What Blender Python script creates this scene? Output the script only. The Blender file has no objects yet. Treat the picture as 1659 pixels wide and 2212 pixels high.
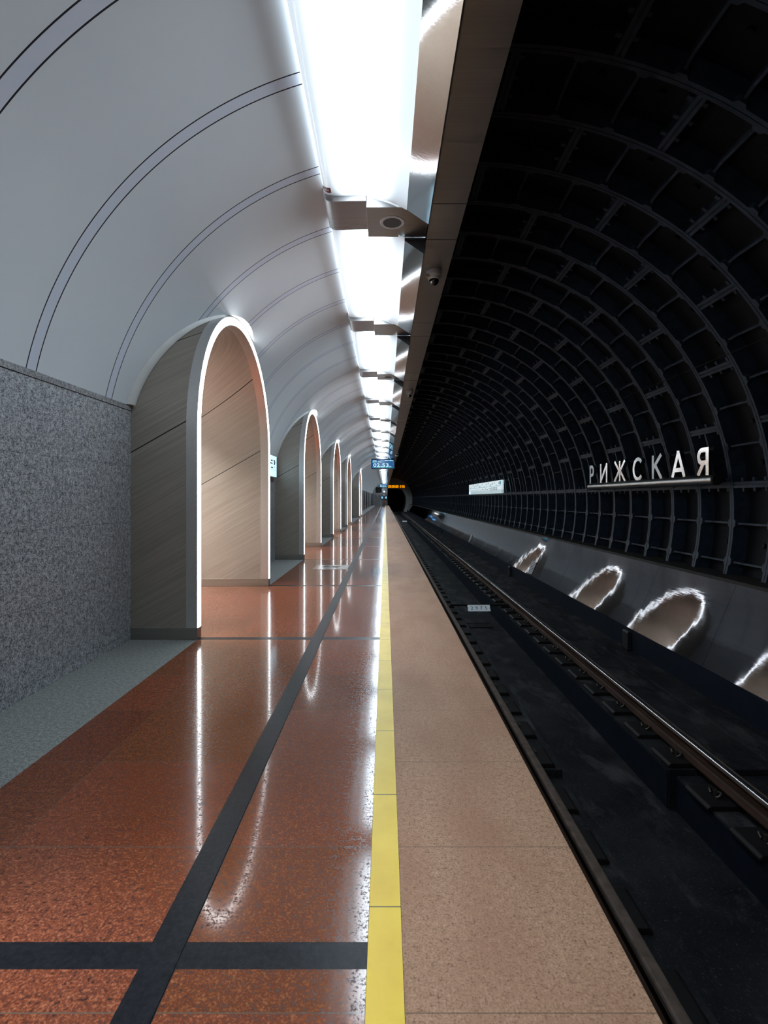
import bpy, bmesh, math, random
from mathutils import Vector, Matrix
random.seed(7)
S = bpy.context.scene
COL = S.collection
PI = math.pi

# ------------------------------------------------------------------ camera, world, exposure
cam_d = bpy.data.cameras.new('camera')
cam = bpy.data.objects.new('camera', cam_d)
COL.objects.link(cam)
cam.location = (0, 0, 1.28)
cam.rotation_euler = (PI / 2, 0, 0)
cam_d.sensor_fit = 'VERTICAL'
cam_d.sensor_height = 36.0
cam_d.sensor_width = 27.0
cam_d.lens = 36.0 * 1093 / 2212
cam_d.shift_x = -2.5 / 2212
cam_d.shift_y = -29.5 / 2212
cam_d.clip_start = 0.05
cam_d.clip_end = 400
S.camera = cam

W = bpy.data.worlds.new('world')
S.world = W
W.use_nodes = True
W.node_tree.nodes['Background'].inputs[0].default_value = (0.004, 0.006, 0.01, 1)
W.node_tree.nodes['Background'].inputs[1].default_value = 0.3

S.view_settings.view_transform = 'Standard'
S.view_settings.look = 'None'
S.view_settings.gamma = 1.0
S.view_settings.exposure = 0.70
S.view_settings.use_curve_mapping = False
S.cycles.use_denoising = True
S.cycles.max_bounces = 8
S.cycles.glossy_bounces = 5
S.cycles.diffuse_bounces = 4
S.cycles.sample_clamp_indirect = 4.0
S.cycles.caustics_reflective = False
S.cycles.use_light_tree = True

LAMP_E = 12.5      # luminous ceiling panels
LED_E = 9.0       # arch light rings
HALL_E = 115.0     # lamp strip in the hall behind the arches

# ------------------------------------------------------------------ helpers
def setk(o, kind):
    o['kind'] = kind
    return o

def tag(o, label, cat, group=None):
    o['label'] = label
    o['category'] = cat
    if group:
        o['group'] = group
    return o

def thing(name, label, cat, loc=(0, 0, 0), group=None):
    o = bpy.data.objects.new(name, None)
    COL.objects.link(o)
    o.location = loc
    o.empty_display_size = 0.1
    return tag(o, label, cat, group)

class MB:
    """collects shapes; build() links them as ONE mesh object"""
    def __init__(self):
        self.v, self.f, self.m = [], [], []
    def add(self, vs, fs, mi=0):
        b = len(self.v)
        self.v += [tuple(p) for p in vs]
        self.f += [tuple(i + b for i in f) for f in fs]
        self.m += [mi] * len(fs)
        return self
    def box(self, x0, x1, y0, y1, z0, z1, mi=0):
        vs = [(x0, y0, z0), (x1, y0, z0), (x1, y1, z0), (x0, y1, z0), (x0, y0, z1), (x1, y0, z1), (x1, y1, z1), (x0, y1, z1)]
        return self.add(vs, [(0, 3, 2, 1), (4, 5, 6, 7), (0, 1, 5, 4), (1, 2, 6, 5), (2, 3, 7, 6), (3, 0, 4, 7)], mi)
    def prism(self, prof, a0, a1, axis='y', mi=0, caps=True):
        """closed profile extruded along an axis. prof: (x,z) for y, (y,z) for x, (x,y) for z"""
        n = len(prof)
        def P(p, t):
            return {'y': (p[0], t, p[1]), 'x': (t, p[0], p[1]), 'z': (p[0], p[1], t)}[axis]
        vs = [P(p, a0) for p in prof] + [P(p, a1) for p in prof]
        fs = [(i, (i + 1) % n, n + (i + 1) % n, n + i) for i in range(n)]
        if caps:
            fs += [tuple(range(n - 1, -1, -1)), tuple(range(n, 2 * n))]
        return self.add(vs, fs, mi)
    def strip(self, prof, a0, a1, axis='y', mi=0, n=1):
        """open profile extruded (a sheet)"""
        m = len(prof)
        def P(p, t):
            return {'y': (p[0], t, p[1]), 'x': (t, p[0], p[1])}[axis]
        vs = []
        for k in range(n + 1):
            vs += [P(p, a0 + (a1 - a0) * k / n) for p in prof]
        fs = [(k * m + i, k * m + i + 1, (k + 1) * m + i + 1, (k + 1) * m + i) for k in range(n) for i in range(m - 1)]
        return self.add(vs, fs, mi)
    def ring(self, A, B, mi=0, closed=False):
        """bridge two equal point rows"""
        n = len(A)
        r = range(n) if closed else range(n - 1)
        return self.add(list(A) + list(B), [(i, (i + 1) % n, n + (i + 1) % n, n + i) for i in r], mi)
    def cyl(self, p0, p1, r, n=16, mi=0, r1=None):
        p0, p1 = Vector(p0), Vector(p1)
        d = (p1 - p0).normalized()
        a = d.orthogonal().normalized()
        b = d.cross(a)
        r1 = r if r1 is None else r1
        c = [(math.cos(2 * PI * i / n), math.sin(2 * PI * i / n)) for i in range(n)]
        vs = [p0 + (a * x + b * y) * r for x, y in c] + [p1 + (a * x + b * y) * r1 for x, y in c]
        fs = [(i, (i + 1) % n, n + (i + 1) % n, n + i) for i in range(n)] + [tuple(range(n - 1, -1, -1)), tuple(range(n, 2 * n))]
        return self.add(vs, fs, mi)
    def lathe(self, c, prof, n=24, mi=0, axis='z'):
        """(r, h) profile around an axis through c"""
        c = Vector(c)
        vs, m = [], len(prof)
        for i in range(n):
            t = 2 * PI * i / n
            for r, h in prof:
                x, y = r * math.cos(t), r * math.sin(t)
                vs.append(c + (Vector((x, y, h)) if axis == 'z' else Vector((h, x, y)) if axis == 'x' else Vector((x, h, y))))
        fs = [(i * m + k, ((i + 1) % n) * m + k, ((i + 1) % n) * m + k + 1, i * m + k + 1) for i in range(n) for k in range(m - 1)]
        return self.add(vs, fs, mi)
    def tube(self, pts, r, n=8, mi=0):
        pts = [Vector(p) for p in pts]
        rows = []
        for i, p in enumerate(pts):
            d = (pts[min(i + 1, len(pts) - 1)] - pts[max(i - 1, 0)]).normalized()
            a = d.cross(Vector((0, 0, 1)))
            a = a.normalized() if a.length > 1e-4 else Vector((1, 0, 0))
            b = d.cross(a)
            rows.append([p + (a * math.cos(2 * PI * k / n) + b * math.sin(2 * PI * k / n)) * r for k in range(n)])
        for A, B in zip(rows, rows[1:]):
            self.ring(A, B, mi, True)
        self.add(rows[0], [tuple(range(n))], mi)
        self.add(rows[-1], [tuple(range(n - 1, -1, -1))], mi)
        return self
    def build(self, name, mats, parent=None, smooth=0, bevel=0, off=None):
        me = bpy.data.meshes.new(name)
        vs = self.v if off is None else [(x - off[0], y - off[1], z - off[2]) for x, y, z in self.v]
        me.from_pydata(vs, [], self.f)
        mats = mats if isinstance(mats, (list, tuple)) else [mats]
        for m in mats:
            me.materials.append(m)
        for p, mi in zip(me.polygons, self.m):
            p.material_index = mi
        bm = bmesh.new()
        bm.from_mesh(me)
        bmesh.ops.remove_doubles(bm, verts=bm.verts, dist=1e-5)
        bmesh.ops.recalc_face_normals(bm, faces=bm.faces)
        bm.to_mesh(me)
        bm.free()
        if smooth:
            me.shade_smooth()
            me.set_sharp_from_angle(angle=math.radians(smooth))
        o = bpy.data.objects.new(name, me)
        COL.objects.link(o)
        if off is not None and parent is None:
            o.location = off
        if parent:
            o.parent = parent
        if bevel:
            b = o.modifiers.new('bevel', 'BEVEL')
            b.width = bevel
            b.segments = 2
            b.limit_method = 'ANGLE'
        return o

def struct(name, mb, mats, **k):
    return setk(mb.build(name, mats, **k), 'structure')

def copy_tree(o, parent=None):
    c = o.copy()
    COL.objects.link(c)
    if parent:
        c.parent = parent
    for ch in list(o.children):
        copy_tree(ch, c)
    return c

_font = None
def text_shape(s, h, depth=0.0):
    """verts, faces of a string in the built-in font, centred, lying in x-z facing -y"""
    cu = bpy.data.curves.new('tmp', 'FONT')
    cu.body = s
    cu.size = 1.0
    cu.align_x = 'LEFT'
    cu.resolution_u = 4
    o = bpy.data.objects.new('tmp', cu)
    COL.objects.link(o)
    dg = bpy.context.evaluated_depsgraph_get()
    dg.update()
    me = bpy.data.meshes.new_from_object(o.evaluated_get(dg))
    vs = [v.co.copy() for v in me.vertices]
    fs = [tuple(p.vertices) for p in me.polygons]
    bpy.data.objects.remove(o)
    bpy.data.curves.remove(cu)
    bpy.data.meshes.remove(me)
    if not vs:
        return [], []
    x0, x1 = min(v.x for v in vs), max(v.x for v in vs)
    y0, y1 = min(v.y for v in vs), max(v.y for v in vs)
    k = h / (y1 - y0)
    return [Vector(((v.x - (x0 + x1) / 2) * k, 0, (v.y - (y0 + y1) / 2) * k)) for v in vs], fs

def add_text(mb, s, h, c, ux=(1, 0, 0), uz=(0, 0, 1), mi=0, width=None, align='c'):
    vs, fs = text_shape(s, h)
    if not vs:
        return
    w = max(v.x for v in vs) - min(v.x for v in vs)
    kx = width / w if width else 1.0
    w *= kx
    sh = {'c': 0, 'l': w / 2, 'r': -w / 2}[align]
    c, ux, uz = Vector(c), Vector(ux), Vector(uz)
    mb.add([c + ux * (v.x * kx + sh) + uz * v.z for v in vs], fs, mi)

# ------------------------------------------------------------------ materials
class NT:
    def __init__(self, name):
        self.mat = bpy.data.materials.new(name)
        self.mat.use_nodes = True
        self.t = self.mat.node_tree
        self.b = self.t.nodes['Principled BSDF']
    def n(self, typ, **k):
        nd = self.t.nodes.new(typ)
        for a, v in k.items():
            setattr(nd, a, v)
        return nd
    def l(self, a, b):
        self.t.links.new(a, b)
        return self
    def val(self, x, sock):
        if hasattr(x, 'is_linked') or hasattr(x, 'links'):
            self.l(x, sock)
        else:
            sock.default_value = x
    def math(self, op, a, b=None, c=None, clamp=False):
        nd = self.n('ShaderNodeMath', operation=op, use_clamp=clamp)
        self.val(a, nd.inputs[0])
        if b is not None:
            self.val(b, nd.inputs[1])
        if c is not None:
            self.val(c, nd.inputs[2])
        return nd.outputs[0]
    def obj(self):
        return self.n('ShaderNodeTexCoord').outputs['Object']
    def xyz(self, vec):
        nd = self.n('ShaderNodeSeparateXYZ')
        self.l(vec, nd.inputs[0])
        return nd.outputs
    def mapping(self, vec, scale=(1, 1, 1), rot=(0, 0, 0), loc=(0, 0, 0)):
        nd = self.n('ShaderNodeMapping')
        self.l(vec, nd.inputs[0])
        nd.inputs['Scale'].default_value = scale
        nd.inputs['Rotation'].default_value = rot
        nd.inputs['Location'].default_value = loc
        return nd.outputs[0]
    def noise(self, vec, scale, detail=2, rough=.5, dist=0.0):
        nd = self.n('ShaderNodeTexNoise')
        self.l(vec, nd.inputs['Vector'])
        nd.inputs['Scale'].default_value = scale
        nd.inputs['Detail'].default_value = detail
        nd.inputs['Roughness'].default_value = rough
        nd.inputs['Distortion'].default_value = dist
        return nd.outputs['Fac']
    def ramp(self, fac, stops, interp='LINEAR'):
        nd = self.n('ShaderNodeValToRGB')
        nd.color_ramp.interpolation = interp
        e = nd.color_ramp.elements
        while len(e) > 1:
            e.remove(e[-1])
        e[0].position = stops[0][0]
        e[0].color = (*stops[0][1], 1)
        for p, c in stops[1:]:
            k = e.new(p)
            k.color = (*c, 1)
        self.l(fac, nd.inputs[0])
        return nd.outputs[0]
    def rng(self, fac, a, b, c, d):
        nd = self.n('ShaderNodeMapRange')
        self.l(fac, nd.inputs[0])
        for i, v in enumerate((a, b, c, d)):
            nd.inputs[i + 1].default_value = v
        return nd.outputs[0]
    def mix(self, fac, a, b, blend='MIX'):
        nd = self.n('ShaderNodeMix', data_type='RGBA', blend_type=blend)
        self.val(fac, nd.inputs[0])
        for x, s in ((a, nd.inputs[6]), (b, nd.inputs[7])):
            if isinstance(x, tuple):
                s.default_value = (*x, 1)
            else:
                self.l(x, s)
        return nd.outputs[2]
    def bump(self, h, strength=.2, dist=.01):
        nd = self.n('ShaderNodeBump')
        self.l(h, nd.inputs['Height'])
        nd.inputs['Strength'].default_value = strength
        nd.inputs['Distance'].default_value = dist
        self.l(nd.outputs[0], self.b.inputs['Normal'])
    def set(self, **k):
        names = dict(col='Base Color', rough='Roughness', metal='Metallic', spec='Specular IOR Level', ecol='Emission Color', estr='Emission Strength', coat='Coat Weight', crough='Coat Roughness', aniso='Anisotropic')
        for a, v in k.items():
            s = self.b.inputs[names[a]]
            if isinstance(v, tuple):
                s.default_value = (*v, 1)
            elif isinstance(v, (int, float)):
                s.default_value = v
            else:
                self.l(v, s)
        return self

def plain(name, col, rough=.5, metal=0.0, var=.12, scale=6, **k):
    m = NT(name)
    f = m.noise(m.obj(), scale, 4)
    lo = tuple(c * (1 - var) for c in col)
    hi = tuple(min(1, c * (1 + var)) for c in col)
    m.set(col=m.ramp(f, [(.3, lo), (.7, hi)]), rough=rough, metal=metal, **k)
    return m.mat

def emit(name, col, strength):
    m = NT(name)
    m.set(col=(.02, .02, .02), rough=.4, ecol=col, estr=strength)
    return m.mat

def brushed(name, col, rough=.3, rot=0.0, axis='y', wave=0.0, wscale=1.5, streak=.12, fine=60, seams=False, micro=.02):
    """brushed steel; streaks run at rot about an axis; wave = dents of a thin sheet"""
    m = NT(name)
    o = m.obj()
    r = {'y': (0, rot, 0), 'x': (rot, 0, 0), 'z': (0, 0, rot)}[axis]
    st = {'y': (1.2, 1.2, fine), 'x': (fine, 1.2, fine), 'z': (fine, 1.2, fine)}[axis]
    mp = m.mapping(m.mapping(o, rot=r), scale=st)
    f = m.noise(mp, 1.0, 5, .6)
    cl = m.noise(o, 1.3, 3)
    c = m.ramp(f, [(.3, tuple(x * (1 - streak) for x in col)), (.7, tuple(x * (1 + streak) for x in col))])
    c = m.mix(m.rng(cl, .3, .7, 0, .25), c, tuple(x * .75 for x in col))
    if seams:
        X, Y, Z = m.xyz(o)
        t = m.math('SUBTRACT', Z, m.math('MULTIPLY', X, .57))
        u = m.math('FRACT', m.math('DIVIDE', m.math('SUBTRACT', t, 3.007), .94))
        u = m.math('ABSOLUTE', m.math('SUBTRACT', u, .5))
        line = m.math('MULTIPLY', m.math('GREATER_THAN', u, .4945), m.math('GREATER_THAN', t, 2.6))
        c = m.mix(line, c, (.015, .013, .012))
    m.set(col=c, metal=.86 if seams else 1.0, rough=m.rng(f, .25, .75, rough * .85, rough * 1.2))
    h = m.math('MULTIPLY', f, micro)
    if wave:
        h = m.math('ADD', h, m.math('MULTIPLY', m.noise(o, wscale, 2, .45), wave))
    m.bump(h, 1.0, .02)
    return m.mat

def granite(name, stops, scale, rough, joints=None, bump=.0, tint=None, rvar=None):
    m = NT(name)
    o = m.obj()
    a = m.noise(o, scale, 3, .65)
    b = m.noise(o, scale * .33, 3, .6)
    f = m.math('ADD', m.math('MULTIPLY', a, .68), m.math('MULTIPLY', b, .32))
    c = m.ramp(f, stops)
    big = m.noise(o, 1.1, 3)
    c = m.mix(m.rng(big, .3, .75, 0, .28), c, tuple(x * .55 for x in stops[len(stops) // 2][1]))
    if joints:
        c = joints(m, o, c)
    m.set(col=c)
    if rvar:
        m.set(rough=m.rng(f, .40, .50, rvar[0], rvar[1]))
    else:
        m.set(rough=rough)
    if bump:
        m.bump(f, bump, .004)
    return m, f

def floor_joints(m, o, c):
    X, Y, Z = m.xyz(o)
    u = m.math('DIVIDE', m.math('SUBTRACT', Y, 1.858), .6)
    fr = m.math('ABSOLUTE', m.math('SUBTRACT', m.math('FRACT', u), .5))
    ln = m.math('GREATER_THAN', fr, .4965)
    lx = m.math('COMPARE', X, -1.38, .0018)
    # per-slab shade
    cell = m.n('ShaderNodeTexWhiteNoise', noise_dimensions='2D')
    cb = m.n('ShaderNodeCombineXYZ')
    m.l(m.math('FLOOR', u), cb.inputs[0])
    kx = m.math('ADD', m.math('GREATER_THAN', X, -1.38), m.math('MULTIPLY', m.math('GREATER_THAN', X, -.62), 2.0))
    m.l(kx, cb.inputs[1])
    m.l(cb.outputs[0], cell.inputs['Vector'])
    tint = m.ramp(cell.outputs['Value'], [(0, (1.0, .80, .70)), (.35, (1.0, 1.0, 1.0)), (.65, (.82, .86, .62)), (1, (.68, .60, .58))])
    c = m.mix(.75, c, m.mix(1.0, c, tint, 'MULTIPLY'))
    return m.mix(m.math('MAXIMUM', ln, lx), c, (.13, .085, .06))

M = {}
mo, f = granite('red_granite_polished', [(.37, (.014, .007, .005)), (.445, (.13, .031, .014)), (.53, (.245, .066, .027)), (.66, (.43, .175, .09))], 125, .1, floor_joints, rvar=(.34, .07))
mo.set(spec=.55)
M['red'] = mo.mat
def slab_joints(m, o, c):
    X, Y, Z = m.xyz(o)
    u = m.math('FRACT', m.math('DIVIDE', m.math('SUBTRACT', Y, 1.858), .6))
    ln = m.math('GREATER_THAN', m.math('ABSOLUTE', m.math('SUBTRACT', u, .5)), .4975)
    big = m.noise(m.mapping(o, scale=(2.5, 1, 1)), 1.6, 4)
    c = m.mix(m.rng(big, .42, .66, 0, .5), c, (.30, .135, .075))
    return m.mix(m.math('MULTIPLY', ln, .8), c, (.12, .075, .05))
mo, f = granite('pink_granite_flamed', [(.35, (.12, .06, .038)), (.46, (.39, .215, .13)), (.56, (.48, .28, .175)), (.70, (.62, .43, .31))], 150, .62, slab_joints, bump=.25)
M['pink'] = mo.mat
def wall_joints(m, o, c):
    X, Y, Z = m.xyz(o)
    z = m.math('FRACT', m.math('DIVIDE', m.math('SUBTRACT', Z, .07), .5))
    y = m.math('FRACT', m.math('DIVIDE', m.math('SUBTRACT', Y, 3.61), .75))
    ln = m.math('MAXIMUM', m.math('GREATER_THAN', m.math('ABSOLUTE', m.math('SUBTRACT', z, .5)), .4955), m.math('GREATER_THAN', m.math('ABSOLUTE', m.math('SUBTRACT', y, .5)), .4975))
    return m.mix(m.math('MULTIPLY', ln, .55), c, (.05, .05, .05))
mo, f = granite('grey_granite_wall', [(.37, (.015, .016, .02)), (.46, (.20, .205, .215)), (.54, (.46, .47, .49)), (.66, (.74, .75, .77))], 105, .4, wall_joints)
M['grey'] = mo.mat
mo, f = granite('grey_granite_cap', [(.36, (.03, .03, .033)), (.47, (.2, .2, .21)), (.55, (.36, .36, .37)), (.66, (.56, .56, .57))], 120, .4)
M['grey_cap'] = mo.mat
mo, f = granite('grey_granite_floor', [(.36, (.05, .052, .05)), (.47, (.17, .175, .165)), (.55, (.28, .285, .27)), (.68, (.46, .46, .44))], 130, .55, bump=.15)
M['grey_floor'] = mo.mat
mo, f = granite('black_slate_polished', [(.36, (.004, .005, .007)), (.5, (.011, .012, .016)), (.66, (.02, .022, .028))], 60, .32)
mo.set(spec=.2)
M['slate'] = mo.mat
def tact(m, o):
    X, Y, Z = m.xyz(o)
    u = m.math('FRACT', m.math('DIVIDE', m.math('SUBTRACT', Y, 1.585), .6))
    return m.math('GREATER_THAN', m.math('ABSOLUTE', m.math('SUBTRACT', u, .5)), .496)
mo = NT('yellow_tile')
o_ = mo.obj()
c_ = mo.ramp(mo.noise(o_, 5, 5), [(.3, (.74, .50, .022)), (.7, (.86, .61, .04))])
mo.set(col=mo.mix(tact(mo, o_), c_, (.12, .09, .03)), rough=.38)
M['yellow'] = mo.mat

mo = NT('white_vault_panel')
o_ = mo.obj()
X, Y, Z = mo.xyz(o_)
u = mo.math('FRACT', mo.math('DIVIDE', mo.math('SUBTRACT', Y, 3.237), .9225))       # 0 .. .108 is the narrow band between two open joints
band = mo.math('LESS_THAN', u, .108)
l1 = mo.math('LESS_THAN', mo.math('ABSOLUTE', mo.math('SUBTRACT', u, .004)), .0062)
l2 = mo.math('LESS_THAN', mo.math('ABSOLUTE', mo.math('SUBTRACT', u, .106)), .0052)
c_ = mo.ramp(mo.noise(o_, .8, 3), [(.3, (.71, .75, .785)), (.7, (.765, .795, .82))])
c_ = mo.mix(band, c_, (.70, .735, .83))
c_ = mo.mix(mo.math('MAXIMUM', l1, l2), c_, (.012, .012, .018))
mo.set(col=c_, rough=.42, spec=.4)
mo.bump(mo.noise(o_, 900, 2), .04, .002)
M['vault'] = mo.mat
M['collar'] = plain('white_lip_enamel', (.58, .57, .55), .5, var=.04)
M['plaster'] = plain('light_grey_plaster', (.55, .55, .56), .6, var=.05)

M['steel_arch'] = brushed('brushed_steel_slanted', (.36, .318, .275), .55, math.radians(30), 'y', wave=.03, wscale=.9, streak=.2, seams=True)
M['steel_trim'] = brushed('brushed_steel_trim', (.66, .64, .62), .36, 0, 'x', streak=.08, fine=90)
M['steel_plinth'] = brushed('brushed_steel_plinth', (.36, .34, .31), .34, 0, 'y', streak=.08)
M['steel_cover'] = brushed('brushed_steel_cover', (.33, .32, .32), .30, PI / 2, 'z', streak=.06)
M['steel_mirror'] = brushed('polished_steel_reflector', (.56, .58, .60), .07, PI / 2, 'z', wave=.12, wscale=1.3, streak=.03, micro=.006)
M['steel_soffit'] = brushed('dark_steel_soffit', (.48, .475, .475), .36, PI / 2, 'z', wave=.12, wscale=1.0, streak=.08)
M['steel_side'] = brushed('track_side_steel_sheet', (.11, .11, .118), .035, 0, 'z', wave=.12, wscale=1.9, streak=.06, fine=18)
M['steel_far'] = brushed('dark_cladding_steel', (.22, .22, .23), .35, 0, 'y', streak=.1)
M['steel_chrome'] = brushed('polished_letter_steel', (.72, .72, .72), .12, 0, 'y', streak=.03)
M['steel_tube'] = brushed('sign_tube_steel', (.55, .54, .52), .28, 0, 'z', streak=.05)
M['tubbing'] = plain('blackblue_pan', (.0028, .0036, .0052), .5, var=.35, scale=9, spec=.12)
M['flange'] = plain('slate_blue_flange', (.017, .027, .042), .42, var=.35, scale=9, spec=.22)  # flanges coloured lighter and bluer than the pan skin so the ribs stand out
M['blackiron'] = plain('black_iron', (.010, .009, .009), .55, var=.2, spec=.15)
M['kerb'] = plain('navy_kerb_paint', (.006, .009, .016), .6, var=.25, spec=.15)
M['ledge'] = plain('dark_brown_ledge', (.022, .019, .017), .65, var=.2, spec=.15)
M['clip'] = plain('rusty_clip_iron', (.035, .024, .019), .45, var=.25)
M['black'] = plain('matt_black', (.006, .006, .007), .6, var=.1)
M['whitebox'] = plain('white_plastic', (.62, .60, .57), .4, var=.04)
M['speaker'] = plain('speaker_mesh_grey', (.06, .06, .065), .6, var=.1, scale=400)
M['ringwhite'] = plain('pale_grey_ring', (.50, .51, .53), .35, var=.04)
M['domeglass'] = NT('camera_dome_glass').set(col=(.004, .005, .008), rough=.04, spec=.8).mat
M['plate'] = plain('white_sign_plate', (.90, .94, .97), .45, var=.04)
M['ink'] = plain('black_ink', (.008, .009, .014), .5, var=.1)
M['redsticker'] = plain('dark_red_sticker', (.20, .008, .018), .35, var=.1)
M['navy_end'] = brushed('dark_end_plate_steel', (.10, .105, .12), .3, 0, 'y', streak=.05)
M['inlay'] = brushed('floor_inlay_steel', (.58, .58, .58), .22, 0, 'z', streak=.05)

mo = NT('track_concrete')
o_ = mo.obj()
n1 = mo.noise(o_, 1.4, 6, .6, .6)
n2 = mo.noise(mo.mapping(o_, scale=(1.6, .8, 1)), 1.7, 6, .68, .35)
n3 = mo.noise(o_, 60, 3, .7)
c_ = mo.ramp(n1, [(.32, (.006, .006, .0075)), (.5, (.013, .013, .015)), (.7, (.026, .025, .026))])
c_ = mo.mix(mo.rng(n2, .52, .66, 0, .8), c_, (.06, .058, .06))
c_ = mo.mix(mo.rng(n3, .60, .74, 0, .7), c_, (.12, .12, .125))
mo.set(col=c_, rough=mo.rng(n2, .4, .6, .72, .42))
mo.set(spec=.12)
mo.bump(n3, .25, .01)
M['concrete'] = mo.mat

mo = NT('rail_steel')
o_ = mo.obj()
X, Y, Z = mo.xyz(o_)
n1 = mo.noise(mo.mapping(o_, scale=(8, .6, 8)), 3, 5)
rust = mo.ramp(n1, [(.3, (.020, .010, .007)), (.55, (.040, .019, .012)), (.75, (.065, .040, .03))])
mo.set(col=rust, metal=.0, rough=.6, spec=.2)
M['rail_rust'] = mo.mat
M['rail_top'] = brushed('rail_running_band', (.75, .75, .76), .22, PI / 2, 'z', streak=.05)
M['rail_head'] = plain('rail_head_dull', (.22, .16, .13), .38, .6, var=.3, scale=14)

# luminous panel: brighter over the tubes, softer towards the rims of the opal sheet
mo = NT('opal_diffuser_lit')
o_ = mo.obj()
X, Y, Z = mo.xyz(o_)
dx = mo.math('ABSOLUTE', mo.math('DIVIDE', mo.math('ADD', X, .19), .36))
px = mo.rng(mo.math('POWER', mo.math('SUBTRACT', 1.0, mo.math('MULTIPLY', dx, dx), clamp=True), 5.0), 0, 1, .036, 1.0)
dy = mo.math('ABSOLUTE', mo.math('DIVIDE', Y, 1.26))
py = mo.rng(mo.math('POWER', dy, 6.0), 0, 1, 1.0, .16)
mo.set(col=(.75, .76, .8), rough=.16, ecol=(.74, .89, 1.0), estr=mo.math('MULTIPLY', mo.math('MULTIPLY', mo.math('ADD', px, mo.math('MULTIPLY', mo.math('LESS_THAN', X, -.531), .13)), py), LAMP_E))  # left lip gets extra glow, added to brighten the vault beside it
M['opal'] = mo.mat
M['led'] = emit('led_ring', (.90, .96, 1.0), LED_E)
M['hall_lit'] = emit('hall_lamp_lit', (1.0, .975, .94), HALL_E)
M['hall_white'] = plain('hall_white', (.62, .61, .6), .5, var=.05)

# ------------------------------------------------------------------ dimensions
X_WALL, X_ARCH, X_EDGE = -2.303, -1.70, .676
Y0, Y1 = -8.0, 93.0
ARCHES = [.02, 6.02, 12.02, 18.02, 24.02, 35.2]
R_OUT, R_IN, Z_SPR, R_HOLE, R_TOP = 1.44, 1.355, 1.91, 1.54, 1.452
VX, VZ, VR = .19, 1.57, 2.55            # white vault over the platform
TX, TZ, TR = 1.003, 1.11, 4.0           # iron tubbing of the track side
Z_RAIL, Z_BED, Z_TROUGH = -1.0, -1.215, -1.58
XL, XR = 1.305, 2.89                    # rail centres

# ------------------------------------------------------------------ floor and platform
fl = MB()
prev = Y0
feet = []
for c in ARCHES:
    feet += [(c - R_OUT, c - R_IN), (c + R_IN, c + R_OUT)]
def between(x0, x1, z=0.0, mi=0, mb=fl):
    y = Y0
    for a, b in feet:
        if a > y:
            mb.box(x0, x1, y, a, z - .04, z, mi)
        y = b
    mb.box(x0, x1, y, Y1, z - .04, z, mi)
between(-1.70, -.672)
between(-.57, -.0505)
for c in ARCHES:                               # the passages
    fl.box(-4.6, -1.70, c - R_IN, c + R_IN, -.04, 0)
struct('floor', fl, M['red'])
g = MB()
y = Y0
for c in ARCHES:
    a, b = c - R_OUT, c + R_OUT
    g.box(X_WALL, -1.70, y, a, -.04, 0)
    y = b
g.box(X_WALL, -1.70, y, Y1, -.04, 0)
struct('floor_grey_border', g, M['grey_floor'])
s = MB()
s.box(-.672, -.5745, Y0, Y1, -.04, 0)
for a, b in feet:
    s.box(-1.70, -.672, a, b, -.04, 0)
    s.box(-.57, -.0505, a, b, -.04, 0)
struct('floor_dark_stripes', s, M['slate'])
s = MB().box(-.5745, -.57, Y0, Y1, -.04, -.004)
struct('trim_1', s, M['black'])
s = MB().box(-.0505, -.0495, Y0, Y1, -.04, -.001).box(.0485, .0495, Y0, Y1, -.04, -.001)
struct('trim_2', s, M['ledge'])
struct('floor_yellow_line', MB().box(-.0495, .0485, Y0, Y1, -.04, .001), M['yellow'])
struct('floor_edge_slabs', MB().box(.0495, X_EDGE, Y0, Y1, -.05, 0), M['pink'])
p = MB()
p.prism([(-14, -.04), (X_EDGE - .03, -.04), (X_EDGE - .03, -.30), (.45, -.30), (.45, Z_BED), (-14, Z_BED)], Y0, Y1)
struct('platform_slab', p, M['blackiron'])

# ------------------------------------------------------------------ granite wall with piers, cap
w = MB()
cp = MB()
ys = []
y = Y0
for c in ARCHES:
    ys.append((y, c - R_OUT))
    y = c + R_OUT
ys.append((y, Y1))
for i, (a, b) in enumerate(ys):
    far = i == len(ys) - 1
    if not far:
        w.box(-4.4, X_WALL, a, b, 0, 2.07)
        cp.box(-4.4, X_WALL + .006, a, b, 2.072, 2.115)
    else:
        w.box(-4.4, X_WALL, a, b, 0, 2.07, 1)
        cp.box(-4.4, X_WALL + .006, a, b, 2.072, 2.115)
struct('wall_left', w, [M['grey'], M['steel_far']])
struct('trim_3', cp, M['grey_cap'])

ps = MB()
for y_ in (41, 45.5, 52, 58, 66, 72, 79):
    ps.box(X_WALL, X_WALL + .05, y_, y_ + .35, 0, 2.07)
struct('trim_8', ps, M['steel_trim'])

# ------------------------------------------------------------------ white vault, cut around every arch
def vault_pt(th):
    return VX + VR * math.cos(th), VZ + VR * math.sin(th)
th0 = PI - math.asin((2.115 - VZ) / VR)
th1 = PI - math.acos((VX + .47) / VR)          # stops behind the lamps at x = -.47
NTH = 64
ths = [th0 + (th1 - th0) * i / (NTH - 1) for i in range(NTH)]
def hole(z, r=R_HOLE):
    d = z - Z_SPR
    if d <= 0:
        return r
    return r * math.sqrt(max(0, 1 - (d / R_TOP) ** 2))
va = MB()
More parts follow.
